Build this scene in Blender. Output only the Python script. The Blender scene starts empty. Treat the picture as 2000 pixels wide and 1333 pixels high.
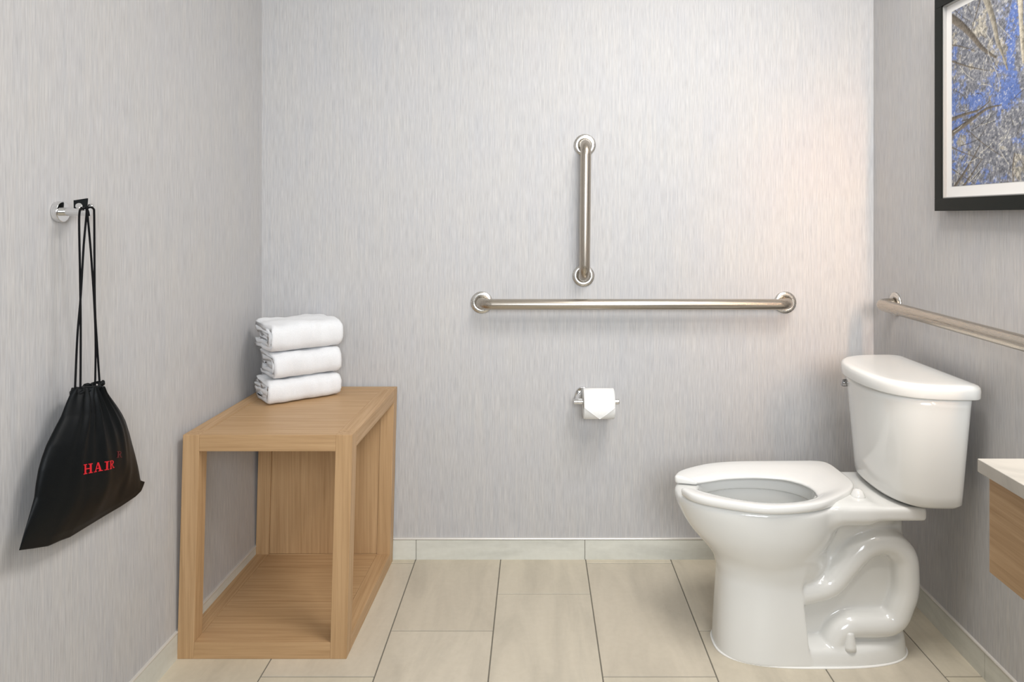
import bpy, bmesh, math, random
import numpy as np
from mathutils import Vector, Matrix
random.seed(7); np.random.seed(7)
sc = bpy.context.scene
COL = sc.collection
PI = math.pi

# ------------------------------------------------------------------ camera
EYE = 1.231; F = 1365.0; CX, CY = 1047.0, 423.0
cd = bpy.data.cameras.new('camera'); cam = bpy.data.objects.new('camera', cd); COL.objects.link(cam)
cam.location = (0, 0, EYE); cam.rotation_euler = (PI/2, 0, 0)
cd.sensor_width = 36; cd.lens = F/2000*36; cd.clip_start = 0.02
cd.shift_x = (1000-CX)/2000; cd.shift_y = (CY-666.5)/2000
sc.camera = cam
def on_x(px, py, X):                     # photo position on the plane at side distance X
    Y = F*X/(px-CX); return (X, Y, EYE-(py-CY)/F*Y)

# ------------------------------------------------------------------ world, lamps, exposure
sc.view_settings.view_transform = 'Standard'; sc.view_settings.look = 'None'
sc.view_settings.gamma = 1; sc.view_settings.use_curve_mapping = False
sc.view_settings.exposure = -0.04
w = bpy.data.worlds.new('world'); sc.world = w; w.use_nodes = True
w.node_tree.nodes['Background'].inputs[0].default_value = (0.75, 0.85, 1, 1)
w.node_tree.nodes['Background'].inputs[1].default_value = 0.3
def area(name, loc, target, sx, sy, power, color, spread=180):
    d = bpy.data.lights.new(name, 'AREA'); d.shape = 'RECTANGLE'; d.size = sx; d.size_y = sy
    d.energy = power; d.color = color; d.spread = math.radians(spread)
    o = bpy.data.objects.new(name, d); COL.objects.link(o); o.location = loc
    o.rotation_euler = (Vector(target)-Vector(loc)).to_track_quat('-Z', 'Z').to_euler()
    return o
area('ceiling_panel_light', (0.66, 1.30, 2.44), (0.56, 1.38, 0), 0.6, 0.55, 24.5, (1, 0.965, 0.93))
area('right_floor_fill', (0.86, 0.55, 2.46), (0.98, 1.15, 0), 0.25, 0.25, 9, (1, 0.95, 0.88))  # added fill to lift the floor right of the toilet, no known fixture
area('front_fill_light', (0.35, -1.15, 1.72), (0.0, 2.5, 1.35), 1.1, 1.0, 26, (0.90, 0.95, 1), 100)  # cool fill added behind the camera to brighten back wall and low parts
area('mirror_side_light', (1.125, 1.02, 1.55), (1.10, 2.5, 1.08), 0.05, 0.9, 1.15, (1, 0.62, 0.36), 50)

# ------------------------------------------------------------------ materials
def mat(name, col, rough=0.5, metal=0.0, coat=0.0, spec=0.5):
    m = bpy.data.materials.new(name); m.use_nodes = True
    b = m.node_tree.nodes['Principled BSDF']
    b.inputs['Base Color'].default_value = (*col, 1); b.inputs['Roughness'].default_value = rough
    b.inputs['Metallic'].default_value = metal; b.inputs['Coat Weight'].default_value = coat
    b.inputs['Specular IOR Level'].default_value = spec
    return m
class N:
    def __init__(s, m): s.nt = m.node_tree; s.b = s.nt.nodes['Principled BSDF']
    def n(s, t, **k):
        x = s.nt.nodes.new(t)
        for a, v in k.items():
            if a[0] == '_': setattr(x, a[1:], v)
            else:
                x.inputs[a.replace('0', ' ')].default_value = v
        return x
    def l(s, a, b): s.nt.links.new(a, b)
    def pos(s, scale):
        g = s.n('ShaderNodeNewGeometry'); v = s.n('ShaderNodeVectorMath', _operation='MULTIPLY')
        s.l(g.outputs['Position'], v.inputs[0]); v.inputs[1].default_value = scale
        return v.outputs[0]
    def noise(s, vec, sc_=1.0, detail=2.0, rough=0.5, dist=0.0):
        x = s.n('ShaderNodeTexNoise'); s.l(vec, x.inputs['Vector'])
        x.inputs['Scale'].default_value = sc_; x.inputs['Detail'].default_value = detail
        x.inputs['Roughness'].default_value = rough; x.inputs['Distortion'].default_value = dist
        return x.outputs['Fac']
    def ramp(s, fac, stops):
        r = s.n('ShaderNodeValToRGB'); s.l(fac, r.inputs[0]); e = r.color_ramp.elements
        while len(e) < len(stops): e.new(0.5)
        for i, (p, c) in enumerate(stops): e[i].position = p; e[i].color = (*c, 1)
        return r.outputs[0]
    def mix(s, a, b, fac, mode='MIX'):
        x = s.n('ShaderNodeMix', _data_type='RGBA', _blend_type=mode)
        if isinstance(fac, float): x.inputs[0].default_value = fac
        else: s.l(fac, x.inputs[0])
        s.l(a, x.inputs[6]); s.l(b, x.inputs[7]); return x.outputs[2]
    def bump(s, h, strength, dist):
        x = s.n('ShaderNodeBump'); x.inputs['Strength'].default_value = strength; x.inputs['Distance'].default_value = dist
        s.l(h, x.inputs['Height']); s.l(x.outputs[0], s.b.inputs['Normal'])

def wallpaper(name):
    m = mat(name, (.5, .5, .5), 0.62, spec=0.25); n = N(m)
    g = n.n('ShaderNodeNewGeometry'); sep = n.n('ShaderNodeSeparateXYZ'); n.l(g.outputs['Position'], sep.inputs[0])
    def coords(a, c):
        ad = n.n('ShaderNodeMath', _operation='ADD'); n.l(sep.outputs[0], ad.inputs[0]); n.l(sep.outputs[1], ad.inputs[1])
        m1 = n.n('ShaderNodeMath', _operation='MULTIPLY'); n.l(ad.outputs[0], m1.inputs[0]); m1.inputs[1].default_value = a
        m2 = n.n('ShaderNodeMath', _operation='MULTIPLY'); n.l(sep.outputs[2], m2.inputs[0]); m2.inputs[1].default_value = c
        cb = n.n('ShaderNodeCombineXYZ'); n.l(m1.outputs[0], cb.inputs[0]); n.l(m2.outputs[0], cb.inputs[2]); return cb.outputs[0]
    f1 = n.noise(coords(380, 15), 1, 2.5, 0.6)
    f2 = n.noise(coords(140, 3.0), 1, 2, 0.5)
    f3 = n.noise(coords(9, 5), 1, 3, 0.5)
    c1 = n.ramp(f1, [(0.28, (.445, .438, .440)), (0.52, (.535, .530, .527)), (0.74, (.605, .598, .592))])
    c2 = n.ramp(f2, [(0.34, (.90, .91, .93)), (0.62, (1, .985, .975))])
    c3 = n.ramp(f3, [(0.35, (.965, .965, .98)), (0.65, (1, .99, .975))])
    c = n.mix(c1, c2, 0.75, 'MULTIPLY'); c = n.mix(c, c3, 0.7, 'MULTIPLY')
    n.l(c, n.b.inputs['Base Color']); n.bump(f1, 0.25, 0.0006)
    return m
M_wall = wallpaper('woven_wallpaper')
M_ceiling = mat('ceiling_paint', (.82, .82, .80), 0.8)

def tile_mat(name, tint, streak_axis):
    m = mat(name, tint, 0.42, spec=0.4); n = N(m)
    at = n.n('ShaderNodeAttribute', _attribute_name='shade')
    sc_ = {'y': (9, 2.2, 9), 'x': (2.2, 9, 14), 'both': (3, 3, 14)}[streak_axis]
    f = n.noise(n.pos(sc_), 1, 4, 0.6, 0.6)
    f2 = n.noise(n.pos((60, 60, 60)), 1, 3, 0.6)
    c1 = n.ramp(f, [(0.3, tuple(v*0.86 for v in tint)), (0.5, tint), (0.7, tuple(min(1, v*1.10) for v in tint))])
    c2 = n.ramp(f2, [(0.3, (.955, .95, .94)), (0.7, (1, 1, 1))])
    c = n.mix(c1, c2, 1.0, 'MULTIPLY'); c = n.mix(c, at.outputs['Color'], 1.0, 'MULTIPLY')
    n.l(c, n.b.inputs['Base Color']); n.bump(f2, 0.05, 0.001)
    return m
M_tile = tile_mat('floor_tile', (.62, .565, .455), 'y')
M_grout = mat('grout', (.17, .155, .125), 0.9)
M_base = tile_mat('baseboard_tile', (.70, .70, .635), 'both')
M_trimstrip = mat('trim_strip', (.72, .69, .64), 0.35, 0.3)

def wood(name, axis, tint=1.0):
    m = mat(name, (.5, .35, .2), 0.42, spec=0.35); n = N(m)
    along, across = 3.0, 130.0
    s = {'x': (along, across, across), 'y': (across, along, across), 'z': (across, across, along)}[axis]
    f = n.noise(n.pos(s), 1, 4, 0.62, 0.5)
    s2 = tuple(v*0.16 for v in s); f2 = n.noise(n.pos(s2), 1, 2, 0.5, 1.0)
    t = tint
    c1 = n.ramp(f, [(0.28, (.405*t, .248*t, .120*t)), (0.52, (.50*t, .320*t, .167*t)), (0.75, (.575*t, .380*t, .208*t))])
    c2 = n.ramp(f2, [(0.35, (.94, .925, .905)), (0.65, (1, 1, 1))])
    n.l(n.mix(c1, c2, 1.0, 'MULTIPLY'), n.b.inputs['Base Color']); n.bump(f, 0.12, 0.0006)
    r = n.ramp(f, [(0.3, (.52,)*3), (0.7, (.38,)*3)]); n.l(r, n.b.inputs['Roughness'])
    return m
M_woodx, M_woody, M_woodz = wood('oak_cross', 'x'), wood('oak_deep', 'y'), wood('oak_upright', 'z')

def porcelain(name, c):
    m = mat(name, c, 0.16, coat=0.6, spec=0.5); m.node_tree.nodes['Principled BSDF'].inputs['Coat Roughness'].default_value = 0.04
    n = N(m); f = n.noise(n.pos((5, 5, 5)), 1, 1); n.l(n.ramp(f, [(0.3, tuple(v*.985 for v in c)), (0.7, c)]), n.b.inputs['Base Color'])
    return m
M_china = porcelain('glazed_china', (.775, .775, .75))
M_seat = porcelain('seat_plastic', (.79, .785, .76))
M_caulk = mat('caulk', (.9, .89, .86), 0.5)
M_water = mat('water', (.8, .9, .95), 0.02); M_water.node_tree.nodes['Principled BSDF'].inputs['Transmission Weight'].default_value = 0.9
M_chrome = mat('chrome', (.78, .78, .78), 0.07, 1.0)
def brushed(name, c, axis):
    m = mat(name, c, 0.28, 1.0); n = N(m)
    s = {'x': (6, 900, 900), 'y': (900, 6, 900), 'z': (900, 900, 6), 'n': (260, 260, 260)}[axis]
    f = n.noise(n.pos(s), 1, 2); n.l(n.ramp(f, [(0.3, tuple(v*.86 for v in c)), (0.7, c)]), n.b.inputs['Base Color'])
    n.l(n.ramp(f, [(0.3, (.24,)*3), (0.7, (.34,)*3)]), n.b.inputs['Roughness'])
    return m
STEEL = (.52, .47, .405)
M_steelx, M_steely, M_steelz = (brushed('brushed_steel_'+a, STEEL, a) for a in 'xyz')
M_flange = brushed('satin_steel', (.70, .68, .64), 'n')
M_dark = mat('dark_gap', (.02, .02, .02), 0.6)
def terry():
    m = mat('terry_cotton', (.88, .88, .88), 0.95, spec=0.1); n = N(m)
    n.b.inputs['Sheen Weight'].default_value = 0.35
    f = n.noise(n.pos((520, 520, 520)), 1, 3, 0.7)
    n.l(n.ramp(f, [(0.3, (.76, .765, .78)), (0.6, (.85, .855, .865))]), n.b.inputs['Base Color']); n.bump(f, 0.55, 0.0022)
    return m
M_terry = terry()
def paper():
    m = mat('tissue_paper', (.9, .9, .88), 0.9, spec=0.1); n = N(m)
    f = n.noise(n.pos((300, 300, 300)), 1, 2); n.l(n.ramp(f, [(0.3, (.86, .86, .845)), (0.7, (.92, .92, .905))]), n.b.inputs['Base Color'])
    n.bump(f, 0.2, 0.0006); return m
M_paper = paper()
M_card = mat('cardboard', (.42, .33, .24), 0.9)
def satin():
    m = mat('black_satin_cloth', (.006, .007, .009), 0.46, spec=0.16); n = N(m)
    f = n.noise(n.pos((900, 900, 900)), 1, 1); n.bump(f, 0.15, 0.0004)
    n.l(n.ramp(f, [(0.3, (.0015, .0022, .0028)), (0.7, (.004, .0055, .0065))]), n.b.inputs['Base Color']); return m
M_satin = satin()
M_cord = mat('black_cord', (.004, .004, .005), 0.7, spec=0.15)
M_leather = mat('black_tab', (.003, .005, .006), 0.6, spec=0.15)
M_red = mat('red_thread', (.62, .008, .018), 0.6)
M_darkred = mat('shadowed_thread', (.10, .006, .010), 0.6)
M_frame = mat('black_frame_lacquer', (.006, .008, .006), 0.45, spec=0.15)
M_lip = mat('grey_frame_lip', (.30, .30, .29), 0.4)
M_mat = mat('white_mount_card', (.80, .79, .77), 0.8)
def stone():
    m = mat('grey_stone_top', (.5, .48, .44), 0.35); n = N(m)
    f = n.noise(n.pos((8, 5, 8)), 1, 6, 0.65, 1.2)
    n.l(n.ramp(f, [(0.3, (.42, .39, .345)), (0.5, (.49, .455, .40)), (0.72, (.55, .51, .45))]), n.b.inputs['Base Color']); return m
M_stone = stone()
M_vwood = wood('vanity_veneer', 'y', 0.86)

# ------------------------------------------------------------------ helpers
def tag(o, label=None, cat=None, group=None, kind=None):
    for k, v in (('label', label), ('category', cat), ('group', group), ('kind', kind)):
        if v: o[k] = v
    return o
def thing(name, loc, label, cat, group=None):
    o = bpy.data.objects.new(name, None); COL.objects.link(o); o.location = loc; o.empty_display_size = .05
    return tag(o, label, cat, group)
def mk(name, verts, faces, m, parent=None, smooth=False, bevel=0, label=None, seg=2, sub=0, angle=35):
    off = Vector(parent.location) if parent and not parent.parent else Vector((0, 0, 0))
    if parent and parent.parent: off = Vector(parent.parent.location)+Vector(parent.location)
    V = np.asarray(verts, dtype=float)
    org = V.mean(0) if not parent else np.array(off)
    V = V-org
    me = bpy.data.meshes.new(name); me.from_pydata([tuple(v) for v in V], [], faces); me.update()
    o = bpy.data.objects.new(name, me); COL.objects.link(o)
    ms = m if isinstance(m, (list, tuple)) else [m]
    for x in ms: me.materials.append(x)
    if parent: o.parent = parent
    else: o.location = org
    if smooth: me.shade_smooth()
    if bevel:
        b = o.modifiers.new('b', 'BEVEL'); b.width = bevel; b.segments = seg; b.limit_method = 'ANGLE'; b.angle_limit = math.radians(angle)
        me.shade_smooth(); wn = o.modifiers.new('w', 'WEIGHTED_NORMAL'); wn.keep_sharp = True
    if sub:
        s = o.modifiers.new('s', 'SUBSURF'); s.levels = sub; s.render_levels = sub
    if label: o['label'] = label
    return o
def boxv(x0, x1, y0, y1, z0, z1):
    v = [(x, y, z) for z in (z0, z1) for y in (y0, y1) for x in (x0, x1)]
    f = [(0, 2, 3, 1), (4, 5, 7, 6), (0, 1, 5, 4), (2, 6, 7, 3), (0, 4, 6, 2), (1, 3, 7, 5)]
    return v, f
def merge(parts):
    V, Fc = [], []
    for v, f in parts:
        b = len(V); V += [tuple(p) for p in v]; Fc += [tuple(i+b for i in q) for q in f]
    return V, Fc
def tube(path, r, n=16, cap=True, closed=False):
    P = [Vector(p) for p in path]; rs = r if isinstance(r, (list, tuple)) else [r]*len(P)
    V, Fc = [], []; K = len(P); up = None
    for i, p in enumerate(P):
        if closed: t = (P[(i+1) % K]-P[i-1]).normalized()
        else: t = (P[min(i+1, K-1)]-P[max(i-1, 0)]).normalized()
        if up is None:
            a = Vector((0, 0, 1)) if abs(t.z) < .9 else Vector((0, 1, 0)); up = (a-t*a.dot(t)).normalized()
        else: up = (up-t*up.dot(t)).normalized()
        s = t.cross(up)
        for k in range(n):
            q = 2*PI*k/n; V.append(p+(up*math.cos(q)+s*math.sin(q))*rs[i])
    for i in range(K if closed else K-1):
        j = (i+1) % K
        for k in range(n):
            l = (k+1) % n; Fc.append((i*n+k, i*n+l, j*n+l, j*n+k))
    if cap and not closed:
        Fc.append(tuple(range(n-1, -1, -1))); Fc.append(tuple((K-1)*n+k for k in range(n)))
    return V, Fc
def lathe(profile, origin, axis, n=48):            # profile: (distance along axis, radius)
    ax = Vector(axis).normalized(); a = Vector((0, 0, 1)) if abs(ax.z) < .9 else Vector((1, 0, 0))
    u = (a-ax*a.dot(ax)).normalized(); s = ax.cross(u); O = Vector(origin); V, Fc = [], []
    for d, r in profile:
        for k in range(n):
            q = 2*PI*k/n; V.append(O+ax*d+(u*math.cos(q)+s*math.sin(q))*r)
    for i in range(len(profile)-1):
        for k in range(n):
            l = (k+1) % n; Fc.append((i*n+k, i*n+l, (i+1)*n+l, (i+1)*n+k))
    Fc.append(tuple(range(n-1, -1, -1))); Fc.append(tuple((len(profile)-1)*n+k for k in range(n)))
    return V, Fc
def loft(rings, cap=True):
    n = len(rings[0]); V = [p for r in rings for p in r]; Fc = []
    for i in range(len(rings)-1):
        for k in range(n):
            l = (k+1) % n; Fc.append((i*n+k, i*n+l, (i+1)*n+l, (i+1)*n+k))
    if cap: Fc.append(tuple(range(n-1, -1, -1))); Fc.append(tuple((len(rings)-1)*n+k for k in range(n)))
    return V, Fc
def catmull(P, m=6, closed=False):
    P = [np.array(p, float) for p in P]; K = len(P); out = []
    for i in range(K if closed else K-1):
        g = lambda j: P[j % K] if closed else P[max(0, min(K-1, j))]
        a, b, c, d = g(i-1), g(i), g(i+1), g(i+2)
        for k in range(m):
            t = k/m; out.append(.5*((2*b)+(-a+c)*t+(2*a-5*b+4*c-d)*t*t+(-a+3*b-3*c+d)*t**3))
    if not closed: out.append(P[-1])
    return out

# ------------------------------------------------------------------ the room
YB, YF, H = 2.51, -1.3, 2.5
XL = lambda y: -0.985+0.030*(y-YB)
XR = lambda y: 1.212+0.025*(y-YB)
T = 0.12
def wallbox(name, a, b, c, d):       # plan quad a-b (inner), c-d (outer)
    v = [(p[0], p[1], z) for z in (0, H) for p in (a, b, c, d)]
    f = [(3, 2, 1, 0), (4, 5, 6, 7), (0, 1, 5, 4), (1, 2, 6, 5), (2, 3, 7, 6), (3, 0, 4, 7)]
    tag(mk(name, v, f, M_wall), kind='structure')
wallbox('wall_back', (XL(YB)-T, YB), (XR(YB)+T, YB), (XR(YB)+T, YB+T), (XL(YB)-T, YB+T))
wallbox('wall_left', (XL(YF), YF), (XL(YB), YB), (XL(YB)-T, YB), (XL(YF)-T, YF))
wallbox('wall_right', (XR(YB), YB), (XR(YF), YF), (XR(YF)+T, YF), (XR(YB)+T, YB))
wallbox('wall_front', (XR(YF)+T, YF), (XL(YF)-T, YF), (XL(YF)-T, YF-T), (XR(YF)+T, YF-T))
v, f = boxv(-1.3, 1.5, YF-T, YB+T, H, H+.1); tag(mk('ceiling', v, f, M_ceiling), kind='structure')

# floor: 12 x 24 inch tiles, laid in columns with a one third stagger, one mesh over a grout bed
def build_floor():
    V, Fc, mi, sh = [], [], [], []
    v, f = boxv(-1.3, 1.5, YF-T, YB+T, -.06, -.0012); V += v; Fc += f; mi += [1]*6; sh += [(1, 1, 1)]*6
    g = .0013; rnd = random.Random(3)
    for k in range(-5, 6):
        x0 = -.127+.3048*k+g; x1 = x0+.3048-2*g
        if x1 < -1.25 or x0 > 1.45: continue
        off = {0: 0, 1: .2, 2: -.203}[k % 3]
        for j in range(-7, 3):
            y0 = 2.278+off+j*.61+g; y1 = y0+.61-2*g
            y0 = max(y0, YF-.05); y1 = min(y1, YB+.05); a = max(x0, -1.25); b_ = min(x1, 1.4)
            if y1-y0 < .01 or b_-a < .01: continue
            e = .0009; base = len(V)
            V += [(a, y0, -.002), (b_, y0, -.002), (b_, y1, -.002), (a, y1, -.002),
                  (a+e, y0+e, 0), (b_-e, y0+e, 0), (b_-e, y1-e, 0), (a+e, y1-e, 0)]
            Fc += [tuple(base+i for i in q) for q in ((4, 5, 6, 7), (0, 1, 5, 4), (1, 2, 6, 5), (2, 3, 7, 6), (3, 0, 4, 7))]
            s = rnd.uniform(.93, 1.0); c = (s, s*rnd.uniform(.985, 1.0), s*rnd.uniform(.96, 1.0)); mi += [0]*5; sh += [c]*5
    o = mk('floor', V, Fc, [M_tile, M_grout])
    me = o.data; me.polygons.foreach_set('material_index', mi)
    ca = me.color_attributes.new('shade', 'FLOAT_COLOR', 'CORNER')
    for p in me.polygons:
        for li in p.loop_indices: ca.data[li].color = (*sh[p.index], 1)
    tag(o, kind='structure')
build_floor()

# baseboards: tile strips with a thin rounded trim strip on top
def shade_attr(o, fn):
    ca = o.data.color_attributes.new('shade', 'FLOAT_COLOR', 'CORNER')
    for p in o.data.polygons:
        for li in p.loop_indices: ca.data[li].color = fn(p.index)
def baseboard(name, a, b, nrm, joints, th=.005, hgt=.070):
    a = Vector((*a, 0)); b = Vector((*b, 0)); d = (b-a); L = d.length; d.normalize(); nn = Vector((*nrm, 0)).normalized()
    js = [0]+sorted(joints)+[L]; parts = []; shades = []
    rnd = random.Random(name)
    for i in range(len(js)-1):
        s0, s1 = js[i]+.001, js[i+1]-.001; q = []
        for z in (0, hgt):
            for (s, t) in ((s0, 0), (s1, 0), (s1, th), (s0, th)):
                p = a+d*s+nn*t; q.append((p.x, p.y, z))
        parts.append((q, [(3, 2, 1, 0), (4, 5, 6, 7), (0, 1, 5, 4), (1, 2, 6, 5), (2, 3, 7, 6), (3, 0, 4, 7)]))
        c = rnd.uniform(.95, 1); shades += [(c, c, c, 1)]*6
    nt = sum(len(p[1]) for p in parts)
    q = []
    for z in (0, hgt+.001):
        for (s, t) in ((0, 0), (L, 0), (L, th*.6), (0, th*.6)):
            p = a+d*s+nn*t; q.append((p.x, p.y, z))
    parts.append((q, [(3, 2, 1, 0), (4, 5, 6, 7), (0, 1, 5, 4), (1, 2, 6, 5), (2, 3, 7, 6), (3, 0, 4, 7)]))
    q = []; prof = [(0, hgt+.0015), (th+.001, hgt+.0015), (th+.002, hgt+.004), (th+.001, hgt+.0065), (0, hgt+.0075)]
    for s in (0, L):
        for t, z in prof:
            p = a+d*s+nn*t; q.append((p.x, p.y, z))
    parts.append((q, [(i, i+1, i+6, i+5) for i in range(4)]+[(4, 3, 2, 1, 0), (5, 6, 7, 8, 9), (4, 0, 5, 9)]))
    V, Fc = merge(parts); o = mk(name, V, Fc, [M_base, M_grout, M_trimstrip])
    mi = [0]*nt+[1]*6+[2]*7; o.data.polygons.foreach_set('material_index', mi)
    shade_attr(o, lambda i: shades[i] if i < nt else (1, 1, 1, 1)); tag(o, kind='structure')
baseboard('baseboard_back', (XL(YB), YB), (XR(YB), YB), (0, -1), [-.430-XL(YB), .175-XL(YB), .785-XL(YB)])
baseboard('baseboard_left', (XL(YF), YF), (XL(YB), YB), (1, 0), [.3+i*.61 for i in range(6)][:5]+[3.52])
baseboard('baseboard_right', (XR(YB), YB), (XR(YF), YF), (-1, 0), [.655+.61*i for i in range(5)])

# ------------------------------------------------------------------ open oak side table
def build_table():
    W, D, HT, S = .471, .553, .6235, .046; X0, Y0 = -.998, 1.942
    t = thing('side_table', (X0+W/2, Y0+D/2, 0), 'open-sided light oak cube side table with a wooden back panel, in the left corner', 'table')
    def P(parts): 
        V, Fc = merge(parts); return [(X0+a+.027*b+.0265*z, Y0+b, z) for a, b, z in V], Fc
    def add(name, parts, m, bevel=.0012, label=None):
        V, Fc = P(parts); mk(name, V, Fc, m, t, bevel=bevel, label=label)
    bx = boxv
    for a in (0, W-S):
        for b in (0, D-S): add('post', [bx(a, a+S, b, b+S, 0, HT)], M_woodz)
    for z in (0, HT-S):
        nm = 'bottom_rail' if z == 0 else 'top_rail'
        add(nm, [bx(S, W-S, 0, S, z, z+S)], M_woodx); add(nm, [bx(S, W-S, D-S, D, z, z+S)], M_woodx)
        add(nm, [bx(0, S, S, D-S, z, z+S)], M_woody); add(nm, [bx(W-S, W, S, D-S, z, z+S)], M_woody)
    g = .0006
    add('top_panel', [bx(S+g, W-S-g, S+g, D-S-g, HT-.020, HT-.0008)], M_woodx, .0006)
    add('shelf_panel', [bx(S+g, W-S-g, S+g, D-S-g, .020, S-.0008)], M_woodx, .0006)
    add('back_panel', [bx(S+g, W-S-g, D-S+.004, D-.010, S+g, HT-S-g)], M_woodz, .0006)
build_table()

# ------------------------------------------------------------------ folded towels
def towel(z0, h, ang, ox, oy, L, Dp, seed, label, sweep=0.0):
    rnd = random.Random(seed); d = Vector((math.cos(ang), math.sin(ang), 0)); nb = Vector((-math.sin(ang), math.cos(ang), 0))
    O = Vector((ox, oy, z0)); nl = 3; tt = h/(2*nl); V, Fc = [], []
    M = 30
    ph = [rnd.uniform(0, 6) for _ in range(10)]
    for L_i in range(nl):
        t2 = tt*.5*1.04; R = h/2-tt*(L_i+.5)               # mid-line half height of this layer
        fx = .40*h+.25*tt                                  # fold depth (squashed half circle)
        path = []; back = Dp-rnd.uniform(.0, .012)
        for k in range(15): path.append((back+(fx-back)*k/14, -R, 0, -1))
        for k in range(1, 14):
            q = -PI/2-PI*k/14
            c, s = math.cos(q), math.sin(q); e = .72
            cc = -abs(c)**e; ss = math.copysign(abs(s)**e, s)
            path.append((fx+cc*(fx-tt*(L_i+.5)*.9), ss*R, c, s))
        for k in range(15): path.append((fx+(back-fx)*k/14, R, 0, 1))
        prof = []
        for (b, z, nx, nz) in path:
            l = math.hypot(nx, nz) or 1; prof.append(((b-nx/l*t2, z-nz/l*t2), (b+nx/l*t2, z+nz/l*t2)))
        loop = [p[1] for p in prof]+[(prof[-1][1][0]+t2*.7, prof[-1][1][1]-t2)]+[p[0] for p in reversed(prof)]+[(prof[0][1][0]+t2*.7, prof[0][1][1]+t2)]
        n = len(loop); rings = []
        e0 = rnd.uniform(-.004, .005)-.003*L_i; e1 = rnd.uniform(-.003, .004)-.006*L_i
        for i in range(M+1):
            s = i/M; x = (-e0)+(L+e0+e1)*s
            endf = 1-.10*max(0, 1-min(s, 1-s)/.04)**2; ring = []
            for (b, z) in loop:
                zz = h/2+z*endf
                wob = .0015*math.sin(11*s+ph[0]+b*25)+.0006*math.sin(31*s+ph[1]-b*60)+.0014*math.sin(b*70+ph[2]+9*s)
                zz += wob*(zz/h)*1.3
                zz += .0045*math.sin(b*46+ph[3])*max(0, 1-s/.25)*(zz/h)*(1 if L_i else .5)
                if L_i: zz += .0025*math.sin(b*95+ph[4+L_i])*max(0, 1-s/.2)
                zz *= 1+.035*math.sin(PI*s)
                bb = b+.0022*math.sin(13*s+ph[5]+z*30)+.0016*math.sin(31*s+ph[6])
                xx = x+(.004*math.sin(b*55+ph[7]+L_i*2)+.0022*math.sin(z*260+ph[8]))*(1 if s < .5 else -.5)*(1-4*s*(1-s))
                ring.append(O+d*xx+nb*(bb+sweep*s)+Vector((0, 0, max(zz, .0004+.0002*L_i))))
            rings.append(ring)
        v, f = loft(rings); b0 = len(V); V += v; Fc += [tuple(i+b0 for i in q) for q in f]
    zm = max(p.z for p in V)
    V = [Vector((p.x, p.y, z0+(p.z-z0)*h/(zm-z0))) for p in V]
    o = mk('folded_towel', V, Fc, M_terry, smooth=True)
    return tag(o, label, 'towel', 'white towels stacked on the side table')
A = math.radians(37)
towel(.6245, .080, A, -.850, 2.230, .232, .165, 1, 'white folded terry towel at the bottom of the stack, lying on the oak table top')
towel(.7040, .088, A, -.838, 2.238, .222, .160, 5, 'white folded terry towel in the middle of the stack of three')
towel(.7910, .097, A, -.846, 2.232, .236, .172, 9, 'white folded terry towel on top of the stack, thickest fold')

# ------------------------------------------------------------------ grab bars
def grab_bar(p0, p1, wall_n, name_label, m, rb=.019, out=.060):
    a, b, nn = Vector(p0), Vector(p1), Vector(wall_n); d = (b-a).normalized()
    t = thing('grab_bar', (a+b)/2, name_label, 'grab bar')
    rr = .042; path = [a+nn*.002]
    for k in range(9):
        q = PI/2*k/8; path.append(a+nn*(out-rr)+nn*rr*math.sin(q)+d*rr*(1-math.cos(q)))
    for k in range(8, -1, -1):
        q = PI/2*k/8; path.append(b+nn*(out-rr)+nn*rr*math.sin(q)-d*rr*(1-math.cos(q)))
    path.append(b+nn*.002)
    V, Fc = tube(path, rb, 32); mk('bar', V, Fc, m, t, smooth=True)
    for c in (a, b):
        V, Fc = lathe([(0.0003, .0395), (.0045, .0395), (.007, .0375), (.0085, .031), (.0090, .0215), (.0070, .0205)], c, nn, 64)
        mk('flange', V, Fc, M_flange, t, smooth=True, bevel=0)
    return t
grab_bar((-.195, YB, .922), (.894, YB, .922), (0, -1, 0), 'long horizontal brushed steel grab bar on the back wall', M_steelx)
grab_bar((.170, YB, 1.018), (.175, YB, 1.487), (0, -1, 0), 'short vertical brushed steel grab bar on the back wall', M_steelz)
grab_bar((XR(2.345), 2.345, .937), (XR(1.28), 1.28, .937), (-1, 0, 0), 'brushed steel grab bar on the right wall above the toilet tank', M_steely)

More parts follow.
